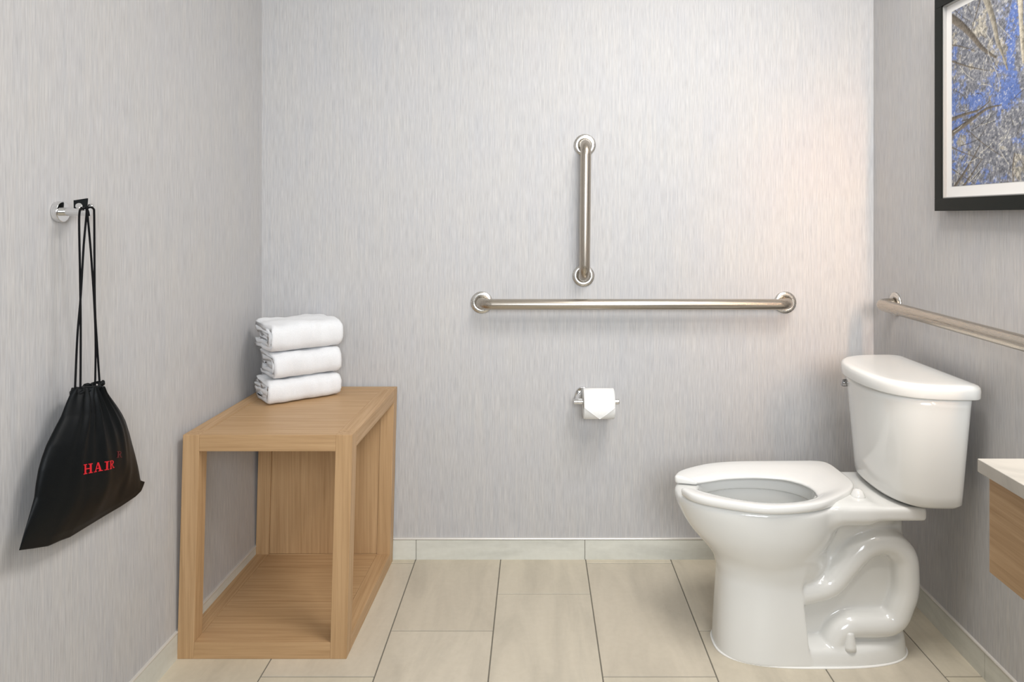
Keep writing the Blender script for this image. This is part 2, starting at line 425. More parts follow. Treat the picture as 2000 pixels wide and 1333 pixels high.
# ------------------------------------------------------------------ toilet roll and holder
def build_roll():
    cx, cy, cz, r, w_ = .218, 2.440, .5775, .0525, .107
    h = thing('toilet_roll_holder', (.16, YB, .59), 'polished chrome toilet roll holder fixed to the back wall', 'holder')
    V, Fc = lathe([(0.0003, .0285), (.006, .0285), (.009, .0270), (.0095, .012)], (.168, YB, .592), (0, -1, 0)); mk('flange', V, Fc, M_chrome, h, smooth=True, bevel=.0006)
    V, Fc = tube(catmull([(.158, YB-.006, .595), (.150, YB-.035, .593), (.146, cy+.018, .589), (.146, cy, cz+.006)], 6), .009, 20); mk('post', V, Fc, M_chrome, h, smooth=True)
    V, Fc = lathe([(0, .0070), (.001, .0092), (.155, .0092), (.158, .0086), (.159, .004)], (.132, cy, cz+.006), (1, 0, 0), 32); mk('rod', V, Fc, M_chrome, h, smooth=True, bevel=.0004)
    t = thing('toilet_roll', (cx, cy, cz), 'white toilet roll with its end folded to a point, on the chrome holder', 'toilet roll')
    n = 64; V, Fc = [], []; x0, x1 = cx-w_/2, cx+w_/2
    prof = [(x0+.0008, r-.0008), (x0+.0015, r), (x1-.0015, r), (x1-.0008, r-.0008), (x1, r-.003), (x1, .021), (x0, .021), (x0, r-.003)]
    for (x, q) in prof:
        for k in range(n): a = 2*PI*k/n; V.append((x, cy+q*math.sin(a), cz+q*math.cos(a)))
    for i in range(len(prof)):
        for k in range(n): Fc.append((i*n+k, i*n+(k+1) % n, ((i+1) % 8)*n+(k+1) % n, ((i+1) % 8)*n+k))
    mk('paper', V, Fc, M_paper, t, smooth=True)
    V, Fc = [], []
    for (x, q) in [(x0+.001, .0208), (x1-.001, .0208), (x1-.001, .0198), (x0+.001, .0198)]:
        for k in range(n): a = 2*PI*k/n; V.append((x, cy+q*math.sin(a), cz+q*math.cos(a)))
    for i in range(4):
        for k in range(n): Fc.append((i*n+k, i*n+(k+1) % n, ((i+1) % 4)*n+(k+1) % n, ((i+1) % 4)*n+k))
    mk('core', V, Fc, M_card, t, smooth=True)
    # loose end: wraps over the front and ends in a folded point
    V, Fc = [], []; a0, a1 = math.radians(-20), math.radians(-90); K = 18; NX = 12
    z_front = cz; pts = []
    for k in range(K+1):
        a = a0+(a1-a0)*k/K; pts.append((cy+(r+.0014)*math.sin(a), cz+(r+.0014)*math.cos(a), 1.0))
    for k in range(1, 13):
        s = k/12; pts.append((cy-(r+.0014)-.0018*math.sin(s*PI)+.004*s*s, cz-.0400*s, 1-s*.985 if s > .0 else 1))
    for lay in (0, 1):
        off = .0009*lay
        for (y, z, wd) in pts:
            for i in range(NX+1): V.append((cx+(i/NX-.5)*(w_-.001)*wd, y-off, z))
    NP = len(pts); S_ = NP*(NX+1)
    for lay in (0, 1):
        for k in range(NP-1):
            for i in range(NX):
                q = (lay*S_+k*(NX+1)+i, lay*S_+k*(NX+1)+i+1, lay*S_+(k+1)*(NX+1)+i+1, lay*S_+(k+1)*(NX+1)+i); Fc.append(q if lay else q[::-1])
    for k in range(NP-1):
        for i in (0, NX):
            a = k*(NX+1)+i; b = (k+1)*(NX+1)+i; Fc.append((a, b, b+S_, a+S_) if i == 0 else (a, a+S_, b+S_, b))
    a = (NP-1)*(NX+1)
    for i in range(NX): Fc.append((a+i, a+i+1, a+i+1+S_, a+i+S_))
    mk('folded_end', V, Fc, M_paper, t, smooth=True)
build_roll()

# ------------------------------------------------------------------ robe hook
HX, HY, HZ = XL(1.484), 1.484, 1.241
def build_hook():
    t = thing('robe_hook', (HX, HY, HZ), 'polished chrome robe hook on the left wall, holding the black bag', 'hook')
    V, Fc = lathe([(.0003, .0225), (.010, .0225), (.0125, .0215), (.013, .018)], (HX, HY, HZ), (1, 0, 0), 64); mk('flange', V, Fc, M_chrome, t, smooth=True, bevel=.0006)
    V, Fc = lathe([(.010, .0090), (.058, .0090), (.0585, .0100), (.066, .0100), (.067, .0092), (.0672, .002)], (HX, HY, HZ), (1, 0, 0), 40); mk('post', V, Fc, M_chrome, t, smooth=True, bevel=.0005)
    for s in (-1, 1):
        dr = Vector((.25, s*.80, .46)).normalized()
        V, Fc = lathe([(.004, .0040), (.021, .0040), (.0215, .0062), (.0265, .0062), (.027, .0055)], (HX+.052, HY, HZ), dr, 32); mk('pin', V, Fc, M_chrome, t, smooth=True, bevel=.0004)
build_hook()

# ------------------------------------------------------------------ drawstring bag
def build_bag():
    XP = -.962
    t = thing('drawstring_bag', (XP, 1.5, .9), 'black satin drawstring bag with red lettering, hanging from the chrome robe hook', 'bag')
    q = lambda L: np.array([on_x(a, b, XP)[1:] for a, b in L])
    left = q([(141, 762), (134, 782), (123.7, 813.7), (111, 841), (98, 870.4), (90, 896), (84.5, 919), (80.5, 947), (77.8, 973), (69.7, 1002.7), (60.3, 1035), (50.3, 1075.6)])
    right = q([(200, 758), (212.8, 775), (226.3, 792), (235, 804), (243, 818), (251.5, 840), (258.7, 862), (267, 885), (274.9, 908), (279.5, 924), (283.5, 939), (292.4, 942)])
    bot = q([(50.3, 1075.6), (78, 1072), (104.8, 1067.5), (129, 1056.7), (148, 1050), (180.4, 1029.7), (215.5, 1008), (245.2, 990.5), (274.9, 970.3), (285.7, 959.5), (289.5, 950), (292.4, 942)])
    top = q([(141, 762), (170, 758), (200, 758)])
    def samp(P, n):
        d = np.r_[0, np.cumsum(np.hypot(*np.diff(P, axis=0).T))]; s = np.linspace(0, d[-1], n)
        return np.c_[np.interp(s, d, P[:, 0]), np.interp(s, d, P[:, 1])]
    NS, NT = 130, 110
    Lp, Rp, Tp, Bp = samp(left, NT), samp(right, NT), samp(top, NS), samp(bot, NS)
    S, TT = np.meshgrid(np.linspace(0, 1, NS), np.linspace(0, 1, NT))
    G = (1-S)[..., None]*Lp[:, None]+S[..., None]*Rp[:, None]+(1-TT)[..., None]*Tp[None]+TT[..., None]*Bp[None] \
        - ((1-S)*(1-TT))[..., None]*Tp[0]-(S*(1-TT))[..., None]*Tp[-1]-((1-S)*TT)[..., None]*Bp[0]-(S*TT)[..., None]*Bp[-1]
    edge = np.clip(np.sin(PI*S), 0, 1)**.55
    body = (.012+.030*np.sin(PI*np.clip(TT, 0, 1)**1.15)**.8)*edge*(1-TT**8)+.0
    fold = np.zeros_like(S)
    for (c, wd, am, en) in [(.12, .035, .006, .7), (.25, .03, .009, .9), (.36, .028, .008, .55), (.47, .03, .010, .8), (.58, .026, .009, .5), (.68, .03, .010, .75), (.80, .03, .007, .6), (.90, .025, .005, .5)]:
        cc = c+.03*np.sin(3*TT+c*9); fold += am*np.exp(-((S-cc)/(wd*(1+1.1*TT)))**2)*np.clip(1-TT/en*.8, 0, 1)**.8
    fold += .004*np.sin(7*S+5*TT+1)*np.sin(PI*TT)+.005*np.exp(-((S-.78)/.05)**2-((TT-.72)/.10)**2)-.005*np.exp(-((S-.70)/.06)**2-((TT-.80)/.10)**2)
    fold *= edge
    ruff = .0035*np.sin(S*PI*13)*np.exp(-(TT/.05)**2)
    Yg = G[..., 0]; Zg = G[..., 1]+.004*np.abs(np.sin(S*PI*6.5))*np.exp(-(TT/.035)**2)
    xc = XP-.012*TT
    Xf = xc+body+fold+ruff; Xb = xc-body*.75+.4*fold+ruff
    Xb = np.maximum(Xb, -1.0095)
    idx = lambda i, j, k: k*NS*NT+i*NS+j
    V = np.concatenate([np.stack([Xf, Yg, Zg], -1).reshape(-1, 3), np.stack([Xb-.0008, Yg, Zg], -1).reshape(-1, 3)])
    Fc = []
    for i in range(NT-1):
        for j in range(NS-1):
            a, b, c, d = idx(i, j, 0), idx(i, j+1, 0), idx(i+1, j+1, 0), idx(i+1, j, 0)
            Fc.append((a, d, c, b)); o = NS*NT; Fc.append((a+o, b+o, c+o, d+o))
    o = NS*NT
    for i in range(NT-1):
        for j in (0, NS-1):
            a, d = idx(i, j, 0), idx(i+1, j, 0); Fc.append((a, a+o, d+o, d) if j == 0 else (a, d, d+o, a+o))
    for j in range(NS-1):
        for i in (0, NT-1):
            a, b = idx(i, j, 0), idx(i, j+1, 0); Fc.append((a, b, b+o, a+o) if i == 0 else (a, a+o, b+o, b))
    mk('pouch', V, Fc, M_satin, t, smooth=True)
    # gathered hem: a knobbly roll round the mouth
    hem = []
    for k in range(60):
        a = 2*PI*k/60; y = (Tp[0][0]+Tp[-1][0])/2+(Tp[-1][0]-Tp[0][0])*.47*math.cos(a); z = Tp[:, 1].mean()+.001+.002*math.sin(a*9)
        hem.append((XP+.014*math.sin(a)+.003*math.sin(a*11), y, z))
    V, Fc = tube(hem, [.0036+.0009*math.sin(k*1.7) for k in range(60)], 10, closed=True); mk('gathered_hem', V, Fc, M_satin, t, smooth=True)
    # cords
    ztop = EYE
    pp = lambda a, b, X: Vector(on_x(a, b, X))
    for pts in ([(168, 408, -.950), (158, 409, -.951), (155.3, 416, -.953), (154.6, 440, -.956), (156, 520, -.958), (157.5, 620, -.959), (157.5, 700, -.960), (157, 764, -.960)],
                [(172, 404, -.947), (169.5, 412, -.945), (168.5, 425, -.947), (163.5, 480, -.951), (157.5, 580, -.955), (151, 660, -.958), (146.5, 764, -.960)],
                [(166, 404, -.944), (170.5, 414, -.943), (172, 430, -.944), (178, 500, -.950), (184.5, 600, -.955), (186.8, 680, -.957), (185.5, 764, -.960)],
                [(170, 408, -.942), (176, 405, -.940), (182.3, 408, -.940), (184, 420, -.943), (184.5, 500, -.950), (185.5, 600, -.957), (190, 680, -.959), (195.5, 762, -.960)]):
        V, Fc = tube(catmull([pp(*p) for p in pts], 8), .0021, 10); mk('cord', V, Fc, M_cord, t, smooth=True)
    c = [on_x(a, b, -.975) for a, b in ((147, 391.5), (172.5, 387.5), (171, 409), (165, 414), (147.5, 412))]
    V = c+[(x-.004, y, z) for x, y, z in c]; n = len(c)
    mk('cord_tab', V, [tuple(range(n))[::-1], tuple(range(n, 2*n))]+[(i, (i+1) % n, n+(i+1) % n, n+i) for i in range(n)], M_leather, t, bevel=.0006)
    # embroidered lettering that lies on the cloth
    GY, GZ, GX = Yg.ravel(), Zg.ravel(), Xf.ravel()
    def surf(y, z):
        d2 = (GY-y)**2+(GZ-z)**2; k = np.argpartition(d2, 6)[:6]; w_ = 1/(d2[k]+1e-8); return float((GX[k]*w_).sum()/w_.sum())
    glyph = {
        'H': [[(.12, 0), (.30, 0), (.30, 1), (.12, 1)], [(.70, 0), (.88, 0), (.88, 1), (.70, 1)], [(.3, .46), (.7, .46), (.7, .56), (.3, .56)],
              [(0, 0), (.42, 0), (.42, .08), (0, .08)], [(.58, 0), (1, 0), (1, .08), (.58, .08)], [(0, .92), (.42, .92), (.42, 1), (0, 1)], [(.58, .92), (1, .92), (1, 1), (.58, 1)]],
        'A': [[(.10, 0), (.20, 0), (.54, 1), (.46, 1)], [(.66, 0), (.88, 0), (.60, 1), (.46, 1)], [(.27, .30), (.72, .30), (.69, .39), (.31, .39)], [(0, 0), (.34, 0), (.34, .08), (0, .08)], [(.54, 0), (1, 0), (1, .08), (.54, .08)]],
        'I': [[(.30, 0), (.70, 0), (.70, 1), (.30, 1)], [(0, 0), (1, 0), (1, .08), (0, .08)], [(0, .92), (1, .92), (1, 1), (0, 1)]],
        'R': [[(.12, 0), (.32, 0), (.32, 1), (.12, 1)], [(0, 0), (.44, 0), (.44, .08), (0, .08)], [(0, .92), (.2, .92), (.2, 1), (0, 1)], [(.40, .48), (.58, .46), (.92, .0), (.72, .0)], [(.75, 0), (1, 0), (1, .08), (.75, .08)]]}
    arc = []
    for k in range(10):
        a0, a1 = PI/2-PI*k/10, PI/2-PI*(k+1)/10
        f = lambda a, rx, ry: (.45+rx*math.cos(a), .735+ry*math.sin(a))
        arc.append([f(a0, .37, .265), f(a1, .37, .265), f(a1, .21, .175), f(a0, .21, .175)])
    arc += [[(.3, .91), (.45, .91), (.45, 1), (.3, 1)], [(.3, .47), (.45, .47), (.45, .56), (.3, .56)]]
    glyph['R'] += arc
    def letters(text, quad, m, name, label):
        bl, br, tr, tl = [np.array(on_x(*p, XP+.03)[1:]) for p in quad]; V, Fc = [], []; n = len(text)
        wd = [.48 if c == 'I' else 1.0 for c in text]; tot = sum(wd)+.15*(n-1); x = 0
        for c, wc in zip(text, wd):
            for quad_ in glyph[c]:
                K = 4; b = len(V)
                for i in range(K+1):
                    for j in range(K+1):
                        u, v_ = i/K, j/K; P_ = [np.array(p) for p in quad_]
                        g = (1-u)*(1-v_)*P_[0]+u*(1-v_)*P_[1]+u*v_*P_[2]+(1-u)*v_*P_[3]
                        gx = (x+g[0]*wc)/tot; gy = g[1]
                        w_ = (1-gx)*(1-gy)*bl+gx*(1-gy)*br+gx*gy*tr+(1-gx)*gy*tl
                        V.append((surf(w_[0], w_[1])+.0009, w_[0], w_[1]))
                for i in range(K):
                    for j in range(K): Fc.append((b+i*(K+1)+j, b+(i+1)*(K+1)+j, b+(i+1)*(K+1)+j+1, b+i*(K+1)+j+1))
            x += wc+.15
        o = mk(name, V, Fc, m, t, label=label); s = o.modifiers.new('s', 'SOLIDIFY'); s.thickness = .0008; s.offset = 0
    letters('HAIR', [(163.5, 927.5), (216, 914), (215, 898.5), (163, 908)], M_red, 'lettering', 'bright red lettering')
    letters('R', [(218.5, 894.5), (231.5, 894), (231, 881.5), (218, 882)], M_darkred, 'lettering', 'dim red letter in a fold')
build_bag()

# ------------------------------------------------------------------ framed picture
def build_picture():
    y1, y0, z0, z1 = 2.048, 1.40, 1.247, 1.872; dp = .032
    xa = lambda y: XR(y)-.001; fw = .036
    t = thing('framed_picture', (XR(1.72), 1.72, 1.56), 'black framed print of bare tree tops against blue sky on the right wall', 'picture')
    def bar(ya, yb, za, zb, x_in, x_out): return [(xa(y)-x, y, z) for z in (za, zb) for y, x in ((ya, x_in), (yb, x_in), (yb, x_out), (ya, x_out))], [(0, 1, 2, 3), (7, 6, 5, 4), (4, 5, 1, 0), (5, 6, 2, 1), (6, 7, 3, 2), (7, 4, 0, 3)]
    V, Fc = merge([bar(y0, y1, z0, z0+fw, 0, dp), bar(y0, y1, z1-fw, z1, 0, dp), bar(y0, y0+fw, z0+fw, z1-fw, 0, dp), bar(y1-fw, y1, z0+fw, z1-fw, 0, dp)])
    mk('frame', V, Fc, M_frame, t, bevel=.0008)
    l = .003; a, b, c, d = y0+fw, y1-fw, z0+fw, z1-fw; xo = dp-.004
    V, Fc = merge([bar(a, b, c, c+l, .004, xo), bar(a, b, d-l, d, .004, xo), bar(a, a+l, c, d, .004, xo), bar(b-l, b, c, d, .004, xo)])
    mk('inner_lip', V, Fc, M_lip, t, label='thin grey inner lip')
    V, Fc = bar(a, b, c, d, .001, .018); mk('mount', V, Fc, M_mat, t)
    # the print: a dense grid coloured by a drawn pattern of branches
    mw = .030; a, b, c, d = a+mw, b-mw, c+mw+.003, d-mw+.006
    res = .0016; ny, nz = int((b-a)/res), int((d-c)/res)
    yy = np.linspace(b, a, ny); zz = np.linspace(c, d, nz); YY, ZZ = np.meshgrid(yy, zz)
    U = (b-YY); W_ = ZZ-c                                     # U: from the left edge in metres
    rs = np.random.RandomState(11)
    def fbm(u, v, s, o=5, pr=.55):
        out = np.zeros_like(u); am = 1; tot = 0
        for k in range(o):
            g = rs.rand(64, 64); x = (u*s+17.3*k) % 63; y = (v*s+5.1*k) % 63; xi, yi = x.astype(int), y.astype(int); fx, fy = x-xi, y-yi
            fx = fx*fx*(3-2*fx); fy = fy*fy*(3-2*fy); x2, y2 = (xi+1) % 64, (yi+1) % 64
            out += am*((g[yi, xi]*(1-fx)+g[yi, x2]*fx)*(1-fy)+(g[y2, xi]*(1-fx)+g[y2, x2]*fx)*fy); tot += am; am *= pr; s *= 2
        return out/tot
    m1 = fbm(U*1.0, W_, 14, 5, .62); m2 = fbm(U, W_, 60, 4, .75); m3 = fbm(U, W_, 170, 3, .8)
    sky = np.stack([.03+.16*m2, .08+.19*m2, .27+.30*m2], -1)
    twig = np.stack([.34+.55*(m3-.5), .33+.50*(m3-.5), .29+.44*(m3-.5)], -1)
    twig = twig*(.72+.7*(m2-.3))[..., None]
    # convert photo marks to print coordinates
    def uv(px, py):
        Y = F*(xa(1.85)-.018)/(px-CX); return b-Y, EYE-(py-CY)/F*Y-c
    bias = np.zeros_like(U)
    for (px, py, sx, sy, am) in [(1986, 25, .035, .05, .45), (1976, 110, .02, .05, .38), (1985, 165, .022, .035, .5), (1972, 200, .03, .03, .4), (1960, 180, .02, .015, .2),
                                 (1954, 285, .014, .045, .65), (1912, 190, .028, .03, .36), (1890, 205, .05, .04, .25), (1905, 60, .04, .045, .22), (1930, 85, .03, .03, .3), (1892, 280, .035, .035, .28),
                                 (1985, 350, .04, .025, .18), (1930, 330, .02, .015, .28), (1920, 235, .03, .03, .15), (1875, 100, .04, .05, .12)]:
        u0, w0 = uv(px, py); bias += am*np.exp(-((U-u0)/sx)**2-((W_-w0)/sy)**2)
    lf = fbm(U, W_, 9, 4, .6); msk = np.clip((lf-.585+.62*bias+.75*(m2-.5)+.35*(m3-.5))*7, 0, 1)[..., None]
    cl = np.clip((fbm(U, W_, 22, 4, .65)-.36)*3.4, .72, 1.8)[..., None]
    twig = twig*cl*(np.array([1.06, 1.0, .86])*(cl > .9)+np.array([.94, .98, 1.10])*(cl <= .9))
    twig = twig*.92+.08*np.array([.32, .38, .75])
    col = twig*(1-msk)+sky*msk
    light = np.clip((m3-.60)*6, 0, 1)[..., None]*.55; col = col*(1-light)+np.array([.72, .70, .62])*light
    dark = np.clip((.40-m3)*7, 0, 1)[..., None]*.45; col = col*(1-dark)+np.array([.06, .055, .05])*dark
    def stroke(P, w0, w1, cc, wob=.0):
        nonlocal col
        P = [np.array(uv(*p)) for p in P]; P = catmull(P, 6); n = len(P)
        best = np.full(U.shape, 9.0); sd = np.zeros_like(U)
        for i in range(n-1):
            A_, B_ = P[i], P[i+1]; dv = B_-A_; L2 = (dv**2).sum()+1e-12
            tt = np.clip(((U-A_[0])*dv[0]+(W_-A_[1])*dv[1])/L2, 0, 1)
            dx, dy = U-A_[0]-tt*dv[0], W_-A_[1]-tt*dv[1]; ds = np.hypot(dx, dy); g = (i+tt)/(n-1); wd = w0+(w1-w0)*g
            r_ = ds/wd; k = r_ < best; best[k] = r_[k]; sd[k] = (np.sign(dv[0]*dy-dv[1]*dx)*r_)[k]
        al = np.clip((1.15-best)*3, 0, 1)[..., None]
        shade = (.75-.35*np.clip(sd, -1, 1)+.55*(m3-.5)*1.6)[..., None]
        col = col*(1-al)+np.array(cc)*shade*al
    br = (.19, .165, .135); bk = (.36, .33, .27)
    stroke([(1858, 36), (1880, 52), (1900, 72), (1915, 90), (1930, 102), (1946, 112)], .0125, .003, br)
    stroke([(1924, -10), (1935, 20), (1944, 50), (1950, 80), (1960, 105), (1970, 135)], .013, .003, bk)
    stroke([(1997, -12), (1998, 30), (2000, 75), (2003, 120)], .011, .005, (.55, .5, .40))
    stroke([(1856, 262), (1880, 246), (1905, 228), (1930, 212), (1958, 205)], .0095, .0015, br)
    stroke([(1858, 233), (1885, 223), (1912, 215), (1936, 196)], .006, .0012, br)
    stroke([(1858, 372), (1882, 338), (1900, 310), (1915, 282)], .0058, .0012, br)
    stroke([(1874, 374), (1898, 340), (1918, 312)], .005, .001, br)
    stroke([(1880, 366), (1910, 366), (1938, 370)], .003, .001, br)
    stroke([(1858, 120), (1890, 130), (1930, 138)], .003, .001, br)
    stroke([(1858, 88), (1880, 92), (1905, 100)], .002, .001, br)
    stroke([(1914, 2), (1906, 30), (1896, 62)], .003, .0012, br)
    stroke([(1985, 300), (1981, 330), (1984, 372)], .0028, .0012, br)
    stroke([(1856, 288), (1880, 298), (1920, 312)], .002, .001, br)
    stroke([(1857, 330), (1880, 345), (1905, 360)], .002, .001, br)
    stroke([(1890, 255), (1920, 280), (1960, 306)], .0018, .001, br)
    r2 = random.Random(5)
    for k in range(46):
        x, y = r2.uniform(1860, 2010), r2.uniform(0, 380); a_ = math.atan2(200-y, 1975-x)+r2.uniform(-.6, .6); L_ = r2.uniform(14, 42)
        stroke([(x, y), (x+L_*.5*math.cos(a_)+r2.uniform(-3, 3), y+L_*.5*math.sin(a_)+r2.uniform(-3, 3)), (x+L_*math.cos(a_), y+L_*math.sin(a_))], .0013, .0008, (.12, .11, .10) if k % 2 else (.62, .60, .54))
    col = np.clip(col, .015, .9)
    V = [(xa(y)-.0186, y, z) for z in zz for y in yy]
    Fc = [(i*ny+j, i*ny+j+1, (i+1)*ny+j+1, (i+1)*ny+j) for i in range(nz-1) for j in range(ny-1)]
    m = mat('tree_canopy_print', (.5, .5, .5), .6, spec=.15); n = N(m); at = n.n('ShaderNodeAttribute', _attribute_name='ink'); n.l(at.outputs['Color'], n.b.inputs['Base Color'])
    o = mk('print', V, Fc, m, t)
    ca = o.data.color_attributes.new('ink', 'FLOAT_COLOR', 'POINT'); buf = np.ones((nz*ny, 4), np.float32); buf[:, :3] = col.reshape(-1, 3); ca.data.foreach_set('color', buf.ravel())
build_picture()

# ------------------------------------------------------------------ wall hung vanity
def build_vanity():
    x0, y1, y0 = .694, 1.100, 0.05
    t = thing('vanity_unit', (.95, .58, .75), 'wall-hung vanity with light wood apron under a grey stone top, right of the toilet', 'vanity')
    def quad(xa_, ya, yb, za, zb, gap=.001):
        v = [(x, y, z) for z in (za, zb) for x, y in ((xa_, ya), (XR(ya)-gap, ya), (XR(yb)-gap, yb), (xa_+.025*(yb-ya), yb))]
        return v, [(3, 2, 1, 0), (4, 5, 6, 7), (0, 1, 5, 4), (1, 2, 6, 5), (2, 3, 7, 6), (3, 0, 4, 7)]
    V, Fc = quad(x0-.026, y0, y1, .829, .850); mk('stone_top', V, Fc, M_stone, t, bevel=.0015)
    V, Fc = quad(.6845, y0+.01, y1-.004, .673, .8285); mk('apron', V, Fc, M_vwood, t, bevel=.0012)
build_vanity()

# ------------------------------------------------------------------ toilet
def surface_nets(f, h, org):
    nx, ny, nz = f.shape; ins = f < 0
    s = np.zeros((nx-1, ny-1, nz-1), np.int8)
    for a in (0, 1):
        for b in (0, 1):
            for c in (0, 1): s += ins[a:nx-1+a, b:ny-1+b, c:nz-1+c]
    act = (s > 0) & (s < 8); ids = -np.ones(act.shape, np.int64); I = np.argwhere(act); ids[act] = np.arange(len(I))
    acc = np.zeros((len(I), 3)); cnt = np.zeros(len(I)); cor = [(a, b, c) for a in (0, 1) for b in (0, 1) for c in (0, 1)]
    vals = {c: f[I[:, 0]+c[0], I[:, 1]+c[1], I[:, 2]+c[2]] for c in cor}
    for c in cor:
        for ax in range(3):
            if c[ax] == 0:
                d = list(c); d[ax] = 1; d = tuple(d); va, vb = vals[c], vals[d]; k = (va < 0) != (vb < 0)
                tt = np.where(k, va/np.where(k, va-vb, 1), 0); p = np.tile(np.array(c, float), (len(I), 1)); p[:, ax] = tt
                acc[k] += p[k]; cnt[k] += 1
    P = (I+acc/cnt[:, None])*h+np.array(org); quads = []
    for ax in range(3):
        sl0 = [slice(1, -1)]*3; sl0[ax] = slice(0, -1); sl1 = list(sl0); sl1[ax] = slice(1, None)
        A_, B_ = ins[tuple(sl0)], ins[tuple(sl1)]; E = np.argwhere(A_ != B_); up = A_[tuple(E.T)]
        E = E+np.array([1 if k != ax else 0 for k in range(3)]); u, v_ = [(1, 2), (2, 0), (0, 1)][ax]
        def g(du, dv):
            q = E.copy(); q[:, u] -= du; q[:, v_] -= dv; return ids[tuple(q.T)]
        Q = np.stack([g(1, 1), g(0, 1), g(0, 0), g(1, 0)], 1); Q[~up] = Q[~up][:, ::-1]; quads.append(Q)
    return P, np.concatenate(quads)

CYT = 2.02
def smin(a, b, k):
    h_ = np.clip(.5+.5*(b-a)/k, 0, 1); return b*(1-h_)+a*h_-k*h_*(1-h_)
def smax(a, b, k): return -smin(-a, -b, k)
TRAP = [(.735, .182), (.7505, .187), (.8165, .206), (.8607, .2557), (.902, .302), (.932, .320), (.962, .326), (.990, .320), (1.0088, .3055), (1.024, .285), (1.029, .262), (1.031, .213), (1.027, .180), (1.016, .149), (1.003, .118), (.980, .100), (.9376, .095), (.8834, .095), (.862, .088), (.845, .076), (.832, .055)]
TRAP = [tuple(p) for p in catmull(TRAP, 3)]
def build_toilet():
    t = thing('toilet', (.80, CYT, 0), 'white china toilet with open-front seat and exposed trapway, at the right wall', 'toilet')
    h = .0034; x0, x1, v1, z1 = .385, 1.10, .205, .462
    X = np.arange(x0, x1, h, dtype=np.float32); Vv = np.arange(-v1, v1, h, dtype=np.float32); Z = np.arange(-.012, z1, h, dtype=np.float32)
    Xg, Vg, Zg = np.meshgrid(X, Vv, Z, indexing='ij'); av = np.abs(Vg)
    def ip(zs, vs):                                           # monotone cubic
        zs, vs = np.array(zs, float), np.array(vs, float); dl = np.diff(vs)/np.diff(zs); m = np.r_[dl[0], (dl[1:]+dl[:-1])/2, dl[-1]]
        for i in range(len(dl)):
            if i and dl[i]*dl[i-1] <= 0: m[i] = 0
        for i in range(len(dl)):
            if dl[i] == 0: m[i] = m[i+1] = 0
        z_ = np.clip(Z, zs[0], zs[-1]); k = np.clip(np.searchsorted(zs, z_)-1, 0, len(zs)-2); hh = zs[k+1]-zs[k]; tt = (z_-zs[k])/hh
        out = (2*tt**3-3*tt**2+1)*vs[k]+(tt**3-2*tt**2+tt)*hh*m[k]+(-2*tt**3+3*tt**2)*vs[k+1]+(tt**3-tt**2)*hh*m[k+1]
        return out.astype(np.float32)[None, None, :]
    def egg(xf, xb, hw, frac, n=2.0):
        xc = xf+(xb-xf)*frac; u = np.where(Xg < xc, (xc-Xg)/(xc-xf), (Xg-xc)/(xb-xc)); r = (np.abs(u)**n+(av/hw)**n)**(1/n); return (r-1)*hw
    zs = [.12, .17, .20, .23, .26, .30, .343, .395, .43, .46]
    bowl = egg(ip(zs, [.66, .60, .560, .535, .515, .480, .443, .413, .403, .403]), ip(zs, [.70, .725, .75, .775, .80, .825, .85, .865, .87, .87]),
               ip(zs, [.03, .06, .080, .099, .117, .139, .157, .168, .171, .171]), .56, 2.1)
    bowl = smax(bowl, Zg-.442, .014)
    ped = egg(ip([0, .1, .2, .26, .34], [.513, .518, .524, .527, .53]), ip([0, .4], [.98, .98]), ip([0, .05, .1, .2, .3], [.1185, .1165, .114, .108, .101]), .46, 2.7)
    ped = smax(ped, Xg-(.751-.10*Zg), .006); ped = smax(ped, Zg-.31, .03)
    bulge = (np.sqrt(((Xg-.715)/.125)**2+(Vg/.112)**2+((Zg-.262)/.092)**2)-1)*.09
    d = smin(ped, bowl, .022); d = smin(d, bulge, .018)
    def box(cx, cz, hx, hv, hz, r):
        qx, qv, qz = np.abs(Xg-cx)-hx+r, av-hv+r, np.abs(Zg-cz)-hz+r
        return np.sqrt(np.maximum(qx, 0)**2+np.maximum(qv, 0)**2+np.maximum(qz, 0)**2)+np.minimum(np.maximum(qx, np.maximum(qv, qz)), 0)-r
    core = box(.865, .21, .170, .060, .22, .02)
    tr = np.full(Xg.shape, 9.0, np.float32)
    for (a, b) in zip(TRAP[:-1], TRAP[1:]):
        dx, dz = b[0]-a[0], b[1]-a[1]; tt = np.clip(((Xg-a[0])*dx+(Zg-a[1])*dz)/(dx*dx+dz*dz), 0, 1)
        tr = np.minimum(tr, np.sqrt((Xg-a[0]-tt*dx)**2+(Zg-a[1]-tt*dz)**2+(av-.070)**2)-.0355)
    # fill behind the tube between both sides
    tr2 = np.full(Xg.shape, 9.0, np.float32)
    for (a, b) in zip(TRAP[6:48], TRAP[7:49]):
        dx, dz = b[0]-a[0], b[1]-a[1]; tt = np.clip(((Xg-a[0])*dx+(Zg-a[1])*dz)/(dx*dx+dz*dz), 0, 1)
        tr2 = np.minimum(tr2, np.maximum(np.sqrt((Xg-a[0]-tt*dx)**2+(Zg-a[1]-tt*dz)**2)-.033, av-.07))
    rear = smin(core, smin(tr, tr2, .004), .014)
    foot = egg(ip([0, .4], [.530, .530]), ip([0, .055], [1.053, 1.046]), ip([0, .02, .055], [.1175, .1155, .107]), .5, 2.9)
    foot = smax(foot, Zg-.060+.25*np.clip(av-.07, 0, 1)*1.6, .012)
    rear = smin(rear, foot, .010)
    deck = box(.935, .426, .120, .139, .0185, .010)
    neck = box(.86, .415, .06, .128, .028, .02)
    web = smax(egg(ip([.30, .36, .42], [.78, .78, .78]), ip([.28, .34, .38, .42], [.99, 1.01, 1.025, 1.045]), ip([.28, .34, .38, .42], [.055, .066, .085, .118]), .5, 3.5), .27-Zg, .01); web = np.maximum(web, Zg-.425)
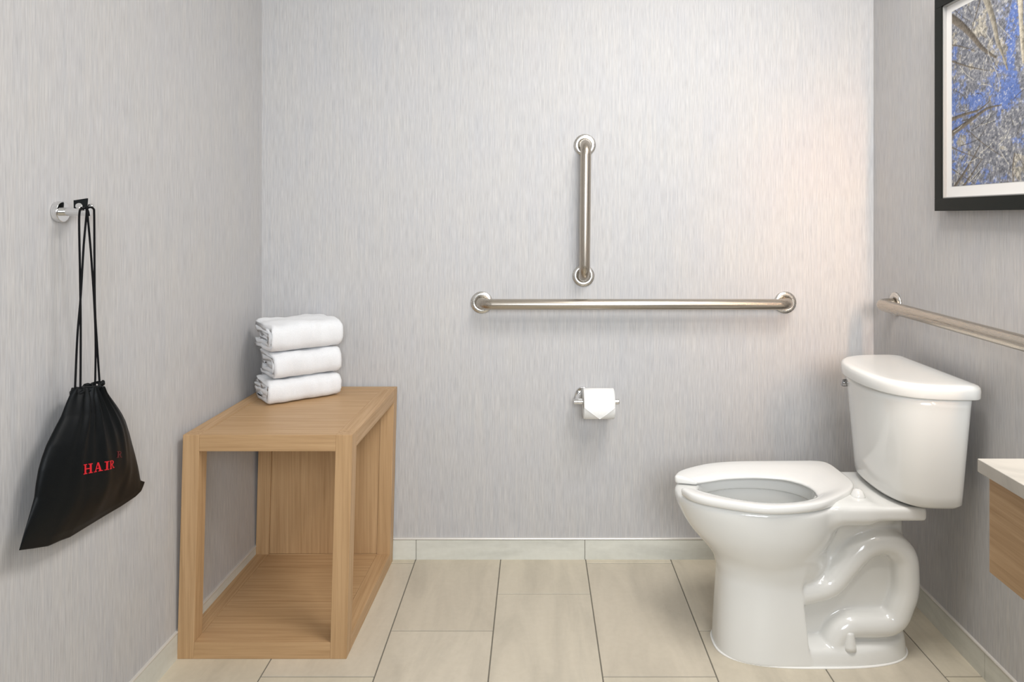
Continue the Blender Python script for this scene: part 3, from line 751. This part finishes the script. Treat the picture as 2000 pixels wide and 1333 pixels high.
    d = smin(d, smin(deck, neck, .03), .03)
    d = smin(d, smin(rear, web, .012), .007)
    zc = [.15, .18, .21, .26, .32, .37, .398, .404, .46]
    cav = egg(ip(zc, [.60, .585, .565, .53, .495, .470, .460, .474, .470]), ip(zc, [.66, .69, .715, .745, .775, .795, .805, .795, .80]), ip(zc, [.02, .04, .055, .078, .100, .113, .118, .106, .108]), .52, 2.1)
    cav = np.maximum(cav, .17-Zg)
    d = smax(d, -cav, .007); d = np.maximum(d, .0005-Zg)
    P, Q = surface_nets(d, h, (x0, CYT-v1, -.012))
    # relax the net a little
    e = np.concatenate([Q[:, [0, 1]], Q[:, [1, 2]], Q[:, [2, 3]], Q[:, [3, 0]]])
    for it in range(5):
        s = np.zeros_like(P); c = np.zeros(len(P))
        for k in range(3): s[:, k] = np.bincount(e[:, 0], P[e[:, 1], k], len(P))+np.bincount(e[:, 1], P[e[:, 0], k], len(P))
        c = np.bincount(e[:, 0], minlength=len(P))+np.bincount(e[:, 1], minlength=len(P)); P = P+(s/c[:, None]-P)*(.5 if it % 2 == 0 else -.3)
    mk('bowl', P, [tuple(q) for q in Q.tolist()], M_china, t, smooth=True)
    # water in the bowl
    V = [(.640+.058*math.cos(a), CYT+.048*math.sin(a), .196) for a in np.linspace(0, 2*PI, 40, endpoint=False)]+[(.640, CYT, .196)]
    mk('water', V, [(i, (i+1) % 40, 40) for i in range(40)], M_water, t)
    # caulk
    ring = []
    for k in range(140):
        a = 2*PI*k/140; c, s = math.cos(a), math.sin(a); n_ = 2.75; r = (abs(c)**n_+abs(s)**n_)**(-1/n_)
        ring.append((.783+.2715*c*r, CYT+.119*s*r, .0015))
    V, Fc = tube(ring, .0034, 8, closed=True); mk('caulk_bead', V, Fc, M_caulk, t, smooth=True)
    # bolt caps
    for s in (-1, 1):
        V, Fc = lathe([(0, .0185), (.01, .0175), (.042, .0125), (.047, .0112), (.049, .006)], (.862, CYT+s*.0975, .041), (0, 0, 1), 32); mk('bolt_cap', V, Fc, M_china, t, smooth=True, bevel=0)
    # seat
    O = [(.410, 1.962), (.430, 1.922), (.4785, 1.886), (.5768, 1.846), (.6586, 1.8385), (.752, 1.8610), (.831, 1.912), (.893, 1.972), (.914, 2.025), (.913, 2.10), (.906, 2.165), (.880, 2.187), (.815, 2.189), (.735, 2.188), (.618, 2.183), (.527, 2.1617), (.4386, 2.108), (.410, 2.064)]
    I_ = [(.470, 1.970), (.490, 1.958), (.530, 1.932), (.590, 1.902), (.649, 1.893), (.7087, 1.900), (.750, 1.917), (.779, 1.942), (.787, 1.968), (.789, 1.988), (.786, 2.008), (.781, 2.022), (.766, 2.046), (.728, 2.074), (.653, 2.086), (.569, 2.078), (.515, 2.060), (.475, 2.048)]
    Oc, Ic = catmull(O, 8), catmull(I_, 8); zb, zt, zi = .4445, .4675, .4555
    rings = []; K = len(Oc)
    prof = [(.010, 0, 0), (.0, .25, .0), (-.002, .5, 0), (0, .78, 0), (.006, .97, 0), (.016, 1.0, 0)]
    for i in range(K):
        o2, i2 = Oc[i], Ic[i]; wv = i2-o2; L_ = np.linalg.norm(wv); wv = wv/L_; ring = []
        T_ = zt-zb; ti = zi-zb
        pr = [(.006, .0), (.001, .10), (-.0008, .45), (-.0002, .82), (.0028, .955), (.008, 1.0)]
        for (a, b_) in pr: ring.append((*(o2+wv*a), zb+T_*b_))
        for g in (.35, .5, .65, .8):
            s_ = (g-.2)/.8; hh = T_+(ti-T_)*(s_**1.4); ring.append((*(o2+wv*L_*g), zb+hh))
        for (a, b_) in [(.010, .98), (.003, .80), (0, .45), (.004, .08), (.012, 0)]: ring.append((*(i2-wv*a), zb+ti*b_))
        rings.append([np.array(p) for p in ring])
    def endcap(r, dirv):
        c = np.mean(r, 0); out = []
        for s_, g in ((.97, .003), (.85, .0065), (.6, .009), (.25, .0098)):
            q = [c+(p-c)*np.array([1-(1-s_)*.35, 1-(1-s_)*.35, s_])+np.array([*dirv, 0])*g for p in r]; out.append(q)
        return out
    t0 = Oc[0]-Oc[1]+(Ic[0]-Ic[1]); t0 = np.array([-.25, 1.0]); t0 /= np.linalg.norm(t0); t1 = np.array([-.25, -1.0]); t1 /= np.linalg.norm(t1)
    rings = endcap(rings[0], t0)[::-1]+rings+endcap(rings[-1], t1)
    V, Fc = loft(rings); mk('seat', V, Fc, M_seat, t, smooth=True)
    # hinges
    for s in (-1, 1):
        V, Fc = lathe([(0, .020), (.010, .0180), (.019, .0125), (.0215, .005)] if s > 0 else [(0, .021), (.012, .0185), (.024, .0120), (.028, .005)], (.897, CYT+s*.072, .443), (0, 0, 1), 32); mk('hinge', V, Fc, M_seat, t, smooth=True)
    # tank and lid
    def dring(xf, xb, hw, z, cy=2.028, n=2.35, m=3.3, rc=.030, K=72):
        pts = []; dpt = xb-xf
        ts = np.linspace(-1, 1, K)
        for u in ts:
            v_ = math.sin(u*PI/2); v_ = math.copysign(abs(v_)**.8, v_); pts.append((xb-rc-(dpt-rc)*(max(0, 1-abs(v_)**n))**(1/m), cy+hw*v_, z))
        for k in range(1, 9): a = PI/2*k/9; pts.append((xb-rc+rc*math.sin(a), cy+hw-rc*.9+rc*.9*math.cos(a), z))
        pts.append((xb, cy+hw-rc, z)); pts.append((xb, cy, z)); pts.append((xb, cy-hw+rc, z))
        for k in range(8, 0, -1): a = PI/2*k/9; pts.append((xb-rc+rc*math.sin(a), cy-hw+rc*.9-rc*.9*math.cos(a), z))
        return pts
    rings = []
    for (z, g, sh) in [(.4495, 0, .030), (.4505, 0, .018), (.4555, 0, .006), (.464, 0, .0)]+[(.464+(.752-.464)*k/12, k/12, 0) for k in range(1, 13)]:
        g2 = (z-.455)/.297; rings.append(dring(.960-.026*g2+sh, 1.138+.012*g2-sh, .181+.024*g2-sh, z))
    V, Fc = loft(rings); mk('tank', V, Fc, M_china, t, smooth=True)
    rings = []
    for (z, sh) in [(.7525, .006), (.7530, .0015), (.756, 0), (.775, -.0005), (.783, .001), (.7875, .005), (.7895, .011), (.7903, .022), (.7908, .05), (.7910, .09)]:
        rings.append(dring(.920+sh, 1.166-sh*.9, .217-sh, z))
    V, Fc = loft(rings); mk('tank_lid', V, Fc, M_china, t, smooth=True)
    # flush lever
    V, Fc = merge([lathe([(0, .0112), (.034, .0112), (.0355, .0102), (.036, .004)], (.976, 2.150, .7195), (-1, 0, 0), 32), lathe([(0, .0060), (.001, .0066), (.026, .0056), (.028, .003)], (.949, 2.146, .7195), (.1, 1, 0), 24)])
    mk('flush_lever', V, Fc, mat('lever_chrome', (.42, .42, .43), .1, 1.0), t, smooth=True, label='chrome flush lever')
build_toilet()
